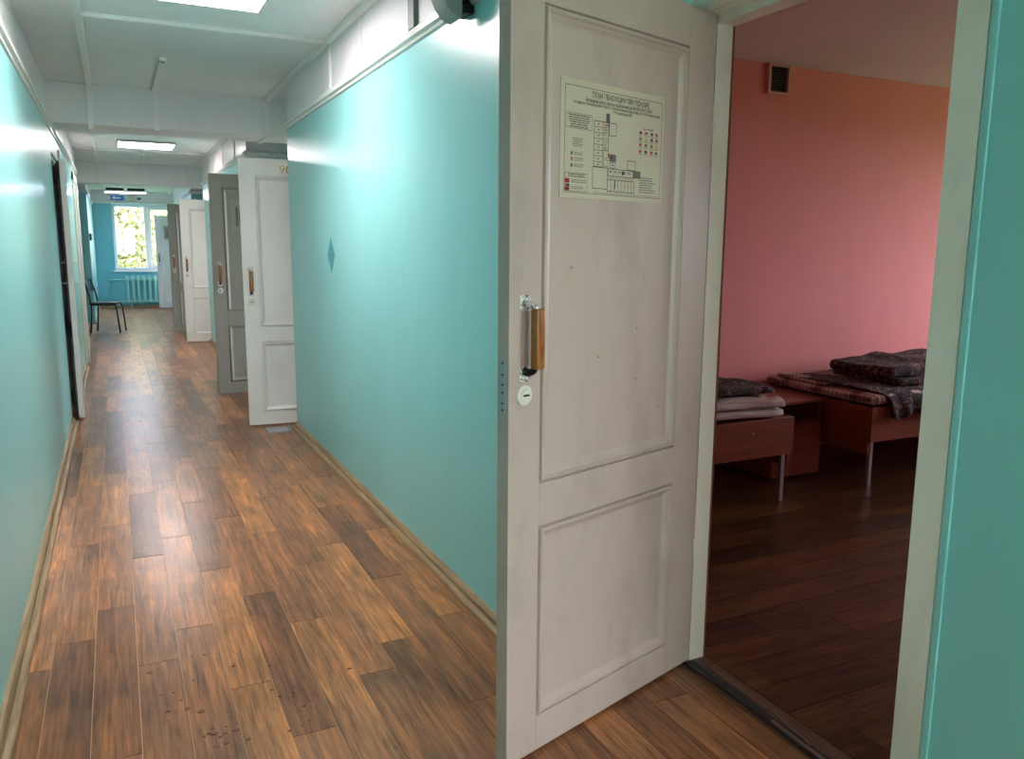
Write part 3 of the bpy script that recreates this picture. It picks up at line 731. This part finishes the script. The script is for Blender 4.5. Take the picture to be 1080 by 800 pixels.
trunk('white trunking along the left ceiling between the two beams', (-.16, -.12, 7.49, 13.45, T1, T2))
trunk('white trunking crossing the ceiling beyond the second light panel', (-.39, XR-.035, 11.55, 11.585, T1, T2))
trunk('short trunking stub near the second light panel', (.42, .46, 11.6, 13.45, T1, T2))
trunk('white trunking on the left part of the far beam', (-.16, -.12, 13.434, 13.45, 2.27, ZC))
trunk('white trunking on the right part of the far beam', (.98, 1.02, 13.434, 13.45, 2.27, ZC))
trunk('white trunking along the right ceiling edge by the end window', (XR-.035, XR, 13.9, YE, T1-.006, T2))
trunk('white trunking bent across the far ceiling near the window', (-.35, 1.2, 16.0, 16.04, T1, T2))
for k, (y, w_) in enumerate(((4.93, .035), (4.26, .012), (10.2, .035), (9.2, .05), (11.6, .03))):
    lab = ['upright white strip on the near upper wall, farthest one', 'thin upright strip on the near upper wall, middle one', 'upright strip on the upper wall beyond door 90, middle one', 'wide upright strip on the upper wall beyond door 90, nearest one', 'upright strip on the upper wall beyond door 90, farthest one'][k]
    trunk(lab, (XR-.012, XR+.004, y-w_/2, y+w_/2, 2.31, ZC))
tag(box('recess_strip', plain('recess_shade_grey', srgb(120, 128, 124), .5), XR-.02, XR+.004, 3.40, 3.475, 2.31, ZC, None, .002), 'upright recess on the near upper wall beside the loudspeaker, its shade drawn as a grey strip', 'wall recess')  # grey strip paints the shade of a recess in the wall

# ------------------------------------------------------------------ loudspeaker on the near wall
ls = empty('loudspeaker', (XR, 2.79, 2.20)); tag(ls, 'grey-green wall loudspeaker with curved grille above the nearest teal wall', 'loudspeaker')
arc = [(-.052-.085*math.cos(a), .16+.16*math.sin(a)) for a in [math.radians(-90+180*i/24) for i in range(25)]]
MB().prism(arc, 'y', 0, .11).build('case', M['speaker_body'], ls)
m = MB(); n_ = len(arc)
m.add([(x-.004, .002, z) for x, z in arc]+[(x-.004, .108, z) for x, z in arc]+[(x, .002, z) for x, z in arc]+[(x, .108, z) for x, z in arc],
      [(i, i+1, n_+i+1, n_+i) for i in range(n_-1)]+[(2*n_+i, 2*n_+i+1, i+1, i) for i in range(n_-1)]+[(n_+i, n_+i+1, 3*n_+i+1, 3*n_+i) for i in range(n_-1)]+[(0, n_, 3*n_, 2*n_), (n_-1, 2*n_-1, 4*n_-1, 3*n_-1)])
m.build('grille', M['grille'], ls)
MB().box(-.052, 0, .02, .09, .05, .27).box(-.035, 0, .01, .10, .02, .05).build('bracket', M['dark_metal'], ls, .004)

# ------------------------------------------------------------------ stickers on the wall
tag(MB().prism([(5.045, 1.455), (4.955, 1.348), (5.045, 1.24), (5.135, 1.348)], 'x', XR-.002, XR+.001).build('wall_sticker', M['diamond']), 'blue-teal diamond sticker on the near right wall', 'sticker')
tag(MB().prism([(10.6, 1.45), (10.42, 1.30), (10.6, 1.15), (10.78, 1.30)], 'x', XR-.002, XR+.001).build('wall_sticker', M['diamond_green']), 'green diamond sticker on the wall strip beyond door 90', 'sticker')

# floor plate under door 90
fp = empty('door_stop', (1.05, 6.24, 0)); tag(fp, 'flat grey metal tray on the floor under door 90', 'door stop')
MB().box(-.09, .09, -.09, .09, 0, .006).build('plate', M['steel'], fp, .002)
for a in ((-.09, -.08, -.09, .09), (.08, .09, -.09, .09), (-.08, .08, -.09, -.08), (-.08, .08, .08, .09)):
    MB().box(a[0], a[1], a[2], a[3], .006, .016).build('rim', M['steel'], fp)

# ------------------------------------------------------------------ dry crumbs on the floor
m = MB(); rg = random.Random(11)
def flake(x, y, s):
    a0 = rg.random()*6.28; n = rg.choice((4, 5, 6)); st = rg.uniform(.3, .9)
    pts = [(x+math.cos(a0+6.28*i/n)*s*rg.uniform(.6, 1.2), y+math.sin(a0+6.28*i/n)*s*st*rg.uniform(.6, 1.2)) for i in range(n)]
    m.prism(pts, 'z', .0004, .0012+rg.random()*.002)
for cx, cy, n, sp in ((.20, 2.30, 16, .035), (.13, 2.42, 7, .05), (.32, 2.62, 5, .05), (.42, 2.42, 8, .035), (.2, 2.75, 5, .06), (.05, 2.75, 3, .05), (.40, 2.28, 4, .03), (.52, 2.55, 3, .08)):
    for _ in range(n): flake(rg.gauss(cx, sp), rg.gauss(cy, sp*1.4), rg.choice((.003, .004, .005, .007, .012)))
tag(m.build('dry_crumbs', M['flake']), 'dry brown leaf crumbs scattered on the near corridor floor', 'crumbs', None, 'stuff')

# ------------------------------------------------------------------ chair
ch = empty('chair', (-.185, 14.72, 0), math.radians(-13)); tag(ch, 'black metal-frame chair standing against the left wall near the window', 'chair')
hw = .20
def T_(name, pts, r=.0125): return MB().tube(pts, r, 10).build(name, M['black_metal'], ch, smooth=True)
for s in (-1, 1):
    y = s*hw
    T_('leg', [(.235, y, 0), (.215, y, .25), (.20, y, .42), (.185, y, .447), (.15, y, .455)])
    T_('leg', [(-.20, y, 0), (-.175, y, .25), (-.165, y, .45)])
    T_('back_post', [(-.165, y, .45), (-.19, y, .62), (-.25, y, .84)])
    T_('seat_rail', [(.16, y, .455), (-.165, y, .45)])
T_('seat_rail', [(.16, -hw, .45), (.16, hw, .45)], .01); T_('seat_rail', [(-.165, -hw, .45), (-.165, hw, .45)], .01)
soft('seat', M['black_metal'], (.0, 0, .472), (.20, .205, .018), .015, (10, 10, 3), .0, 1, ch)
m = MB(); N = 8
prf = [(-.185, .66), (-.250, .85), (-.262, .848), (-.197, .658)]
vs_ = []; fs_ = []
for i in range(N+1):
    t = -1+2*i/N
    vs_ += [(x-.03*(1-t*t), t*(hw+.012), z) for x, z in prf]
for i in range(N):
    for k in range(4): fs_.append((i*4+k, i*4+(k+1) % 4, i*4+4+(k+1) % 4, i*4+4+k))
fs_ += [(3, 2, 1, 0), tuple(N*4+k for k in range(4))]
m.add(vs_, fs_).build('backrest', M['black_metal'], ch)

# ------------------------------------------------------------------ end window, radiator, end wall things
wn = struct(empty('window_1', (0, YE+.1, 0)), 'white framed end window with bright autumn foliage behind', 'window')
m = MB(); t = .06
m.box(WX0, WX1, 0, .07, WZ0, WZ0+t).box(WX0, WX1, 0, .07, WZ1-t, WZ1).box(WX0, WX0+t, 0, .07, WZ0+t, WZ1-t).box(WX1-t, WX1, 0, .07, WZ0+t, WZ1-t).box(.64, .72, 0, .07, WZ0+t, WZ1-t)
m.build('window_frame', M['pvc'], wn, .006)
m = MB(); a, b, c, d = .725, WX1-t, WZ0+t, WZ1-t; t2 = .055
m.box(a, b, -.02, .05, c, c+t2).box(a, b, -.02, .05, d-t2, d).box(a, a+t2, -.02, .05, c+t2, d-t2).box(b-t2, b, -.02, .05, c+t2, d-t2)
sash = m.build('sash', M['pvc'], wn, .005)
MB().box(a+.015, a+.04, -.045, -.02, 1.5, 1.62).build('handle', M['pvc'], sash, .004)
MB().box(WX0+t, .64, .03, .036, WZ0+t, WZ1-t).build('pane', M['glass'], wn); MB().box(a+t2, b-t2, .03, .036, c+t2, d-t2).build('pane', M['glass'], wn)
MB().box(WX0-.05, WX1+.05, -.18, 0, WZ0-.035, WZ0).build('window_sill', M['pvc'], wn, .008)
rd = empty('radiator', (.16, YE-.11, 0)); tag(rd, 'teal cast iron radiator under the end window', 'radiator')
for i in range(9):
    x = .05+i*.115
    m = MB(); m.tube([(x, -.03, .14), (x, -.04, .17), (x, -.04, .62), (x, -.03, .65)], .026, 10); m.tube([(x, .04, .14), (x, .05, .17), (x, .05, .62), (x, .04, .65)], .026, 10)
    m.box(x-.05, x+.05, -.025, .035, .61, .67); m.box(x-.05, x+.05, -.025, .035, .12, .18); m.tube([(x, -.05, .675), (x, .06, .675)], .045, 10)
    m.build('section', M['radiator'], rd, smooth=False)
MB().tube([(.0, 0, .64), (-.30, 0, .64), (-.33, 0, .61), (-.33, 0, .02)], .014, 10).build('pipe', M['radiator'], rd, smooth=True)
MB().tube([(.0, 0, .15), (-.20, 0, .15), (-.22, 0, .12), (-.22, 0, .02)], .014, 10).build('pipe', M['radiator'], rd, smooth=True)
for x in (.1, .8): MB().box(x, x+.03, -.01, .06, 0, .13).build('foot', M['radiator'], rd)
es = empty('exit_sign', (.13, YE-.02, 2.43)); tag(es, 'blue sign with white arrow above the end window', 'sign')
MB().box(-.14, .13, -.012, .02, -.05, .05).build('board', M['blue_sign'], es, .003)
MB().prism([(-.13, 0), (-.05, .04), (-.05, .018), (.07, .012), (.07, -.012), (-.05, -.018), (-.05, -.04)], 'y', -.015, -.012).build('arrow', M['white_sign'], es)
jb = empty('junction_box', (.41, YE-.06, 2.43)); tag(jb, 'beige box on the wall between blue sign and camera', 'junction box')
MB().box(-.06, .06, 0, .06, -.06, .07).build('case', M['ivory'], jb, .006); MB().box(-.045, .045, -.004, 0, -.045, .055).build('lid', M['ivory'], jb, .002)
sc = empty('security_camera', (.56, YE-.09, 2.46)); tag(sc, 'white dome security camera above the end window', 'camera')
MB().tube([(0, .09, .03), (0, 0, .03)], .035, 14).build('mount', M['white_plastic'], sc, smooth=True)
MB().tube([(0, 0, .07), (0, 0, -.02)], [.055, .05], 18).build('housing', M['white_plastic'], sc, smooth=True)
MB().tube([(0, 0, -.02), (0, 0, -.045), (0, 0, -.062), (0, 0, -.068)], [.045, .04, .024, .006], 16).build('dome', M['black_metal'], sc, smooth=True)
tl = empty('tube_lamp', (.255, 17.2, 2.37)); tag(tl, 'long white lamp with two dark slots below the far ceiling', 'lamp')
MB().box(-.36, .36, -.06, .06, .008, .04).build('body', M['white_plastic'], tl, .006)
MB().box(-.34, .34, -.045, .045, 0, .008).build('diffuser', emit('cool_tube_diffuser', (.76, .79, 1, 1), 110), tl)
for a, b in ((-.33, -.03), (.03, .33)): MB().box(a, b, -.05, .05, .04, .085).build('slot', M['black_metal'], tl)
for x in (-.29, .29): MB().tube([(x, 0, .08), (x, 0, .215)], .006, 8).build('hanger', M['white_plastic'], tl)

# ------------------------------------------------------------------ bedroom things
vg = empty('vent_grille', (3.945, ROOM_Y1, 2.49)); tag(vg, 'small pink-framed ventilation grille high on the pink wall', 'vent')
m = MB(); a, h_ = .093, .096
m.box(-a, a, -.028, 0, h_-.016, h_).box(-a, a, -.028, 0, -h_, -h_+.016).box(-a, -a+.02, -.028, 0, -h_+.016, h_-.016).box(a-.02, a, -.028, 0, -h_+.016, h_-.016)
m.build('frame', plain('pink_grille_frame', srgb(206, 150, 146), .5), vg, .003)
box('backing', M['black'], -a+.02, a-.02, -.003, 0, -h_+.016, h_-.016, vg)
slat = None
for i in range(10):
    z = -h_+.026+i*.0158
    if slat is None: slat = MB().prism([(-.022, -.005), (-.018, -.005), (-.006, .004), (-.010, .004)], 'x', -a+.02, a-.02).build('slat', plain('grille_slat', srgb(96, 70, 68), .6), vg); slat.location.z = z
    else:
        c = slat.copy(); COL.objects.link(c); c.location.z = z

def bed(x0, x1, label):
    o = empty('bed', (x0, 3.27, 0)); L_ = x1-x0; W_ = .9
    tag(o, label, 'bed', 'laminate beds in the pink bedroom')
    box('side_board', M['laminate'], 0, L_, 0, .02, .275, .485, o, .0015); box('side_board', M['laminate'], 0, L_, W_-.02, W_, .275, .485, o, .0015)
    box('end_board', M['laminate'], 0, .02, .02, W_-.02, .20, .485, o, .0015); box('end_board', M['laminate'], L_-.02, L_, .02, W_-.02, .20, .485, o, .0015)
    box('base', M['laminate'], .02, L_-.02, .02, W_-.02, .46, .48, o)
    for x in (.032, L_-.057):
        for y in (.022, W_-.047): box('leg', M['steel'], x, x+.025, y, y+.025, 0, .40, o, .002)
    MB().cyl((L_-.29, -.001, .415), 'y', .005, .003, 10).build('screw_cap', M['steel'], o)
    return o
bed(1.43, 3.34, 'brown laminate bed partly hidden by the door frame, with folded mattress')
bed(3.955, 5.86, 'brown laminate bed on the right with striped cover and heaped dark blanket')
# bed 1 bedding
def sag(p): return Vector((p.x, p.y, p.z+.004*math.sin(p.x*5)))
fm = empty('folded_mattress', (1.43, 3.27, .42)); tag(fm, 'pale beige folded mattress layers on the left bed', 'mattress')
soft('lower_fold', M['beige'], (.945, .44, .094), (.915, .415, .024), .022, (40, 14, 6), .007, 9, fm, sag)
soft('upper_fold', M['beige'], (.955, .44, .142), (.918, .40, .024), .022, (44, 14, 6), .012, 9, fm, sag)
soft('rumpled_end', M['beige'], (1.82, .22, .138), (.055, .19, .03), .026, (10, 16, 6), .02, 14, fm)
pb = empty('dark_blanket', (2.2, 3.52, .590)); tag(pb, 'dark patterned blanket bunched on the left bed', 'blanket')
soft('fold', M['pattern'], (.40, .12, .040), (.40, .24, .036), .034, (24, 16, 6), .028, 5, pb, lambda p: Vector((p.x, p.y, p.z*(1.0-.35*(p.x/.38)))))
soft('fold', M['pattern'], (.86, .12, .024), (.26, .22, .020), .019, (20, 14, 4), .02, 7, pb)
# bed 2 bedding
mt = empty('striped_mattress', (3.955, 3.27, .42)); tag(mt, 'pinkish striped mattress cover on the right bed', 'mattress')
soft('mattress', M['stripe'], (.95, .45, .104), (.945, .455, .032), .030, (50, 24, 8), .008, 5, mt)
soft('folded_edge', M['stripe'], (.60, .60, .147), (.58, .22, .012), .011, (30, 14, 4), .006, 6, mt)
db = empty('heaped_blanket', (4.25, 3.3, .555)); tag(db, 'dark floral blanket heaped and hanging over the right bed', 'blanket')
soft('heap', M['pattern'], (.48, .38, .092), (.46, .25, .042), .040, (30, 20, 10), .035, 5, db, lambda p: Vector((p.x, p.y, p.z*(1.1+.2*min(1, max(-1, p.x/.4))))))
soft('lower_fold', M['pattern'], (.46, .32, .036), (.42, .26, .022), .020, (30, 20, 6), .02, 7, db)
# hanging sheet over the bed edge: path in (y,z)
path = [(.75, .02), (.55, .026), (.35, .028), (.15, .024), (.02, .012), (-.036, -.01), (-.052, -.05), (-.058, -.09), (-.062, -.13)]
m = MB(); NX = 36; vs_ = []; fs_ = []
for i in range(NX+1):
    u = i/NX
    for j, (y, z) in enumerate(path):
        x = -.28+.10*min(1, j/6)+u*1.0
        dz = 0; dy = 0
        if j >= 5:
            k = (j-4)/4; dy = -.012*k*(1+math.sin(u*55)); dz = -.02*k*math.sin(u*23)
        vs_.append((x, y+dy, z+dz+.006*noise.noise(Vector((x*7, y*7, 1)))))
n_ = len(path)
for i in range(NX):
    for j in range(n_-1): fs_.append((i*n_+j, (i+1)*n_+j, (i+1)*n_+j+1, i*n_+j+1))
hs = m.add(vs_, fs_).build('hanging_edge', M['pattern'], db, smooth=True, fix=False)
sm_ = hs.modifiers.new('thick', 'SOLIDIFY'); sm_.thickness = .008; sm_.offset = 1
# nightstand
ns = empty('nightstand', (3.50, 3.61, 0)); tag(ns, 'small dark red-brown nightstand between the two beds', 'nightstand')
w_, d_, h_ = .40, .38, .47
box('side_panel', M['laminate'], 0, .016, 0, d_, .02, h_, ns); box('side_panel', M['laminate'], w_-.016, w_, 0, d_, .02, h_, ns)
box('top', M['laminate'], -.012, w_+.012, -.012, d_, h_, h_+.018, ns, .002); box('bottom_panel', M['laminate'], .016, w_-.016, 0, d_, .02, .036, ns)
box('shelf', M['laminate'], .016, w_-.016, .004, d_-.01, .33, .346, ns); box('back_panel', M['laminate'], .016, w_-.016, d_-.008, d_, .036, h_, ns)
dr = box('door', M['laminate'], .002, w_-.002, -.017, -.001, .024, .335, ns, .0015)
for x in (.03, w_-.03):
    for y in (.03, d_-.03): MB().cyl((x, y, 0), 'z', .014, .02, 12).build('foot', M['black_metal'], ns)
# bedroom window (off to the right, lights the room)
w2 = struct(empty('window_2', (ROOM_X+.05, 0, 0)), 'bedroom window that lights the pink room', 'window')
m = MB(); t = .06
m.box(0, .06, RWY0, RWY1, RWZ0, RWZ0+t).box(0, .06, RWY0, RWY1, RWZ1-t, RWZ1).box(0, .06, RWY0, RWY0+t, RWZ0+t, RWZ1-t).box(0, .06, RWY1-t, RWY1, RWZ0+t, RWZ1-t).box(0, .06, 2.5, 2.58, RWZ0+t, RWZ1-t)
m.build('window_frame', M['pvc'], w2)
MB().box(.03, .036, RWY0+t, 2.5, RWZ0+t, RWZ1-t).build('pane', M['glass'], w2); MB().box(.03, .036, 2.58, RWY1-t, RWZ0+t, RWZ1-t).build('pane', M['glass'], w2)

# ------------------------------------------------------------------ outside: ground and trees
struct(box('ground', M['grass'], -40, 60, -30, 80, -.9, -.7), 'ground outside the building', 'ground')
def tree(x, y, h, r, n, label, seed):
    rg = random.Random(seed); o = empty('tree', (x, y, -.7)); tag(o, label, 'tree', 'trees outside the end window')
    tr = MB().tube([(0, 0, 0), (.1, 0, h*.3), (0, .1, h*.6), (.1, 0, h*.9)], [.2, .16, .1, .04], 10)
    for k in range(8):
        a = rg.random()*6.28; z = h*rg.uniform(.2, .75); L_ = r*rg.uniform(.5, .9)
        tr.tube([(0, 0, z), (math.cos(a)*L_*.5, math.sin(a)*L_*.5, z+L_*.3), (math.cos(a)*L_, math.sin(a)*L_, z+L_*.5)], [.06, .04, .015], 6)
    tr.build('trunk', M['bark'], o)
    m = MB(); cl = [(Vector((rg.gauss(0, .45)*r, rg.gauss(0, .45)*r, h*rg.uniform(.12, 1))), rg.uniform(.35, .8)*r*.6) for _ in range(64)]
    for i in range(n):
        c, cr = rg.choice(cl)
        p = c+Vector((rg.gauss(0, 1), rg.gauss(0, 1), rg.gauss(0, 1)))*cr*.5
        a = Vector((rg.gauss(0, 1), rg.gauss(0, 1), rg.gauss(0, 1))).normalized(); b = a.orthogonal().normalized(); s = rg.uniform(.05, .11)
        m.add([p-a*s, p+b*s*.5, p+a*s, p-b*s*.5], [(0, 1, 2, 3)])
    f_ = m.build('foliage', M['leaf'], o, fix=False); f_['kind'] = 'stuff'
tree(.2, 25.5, 6.0, 2.2, 26000, 'yellow-green tree filling the left window pane', 1)
tree(1.6, 37.5, 9.0, 3.6, 9000, 'tall pale tree farther behind the end window', 4)
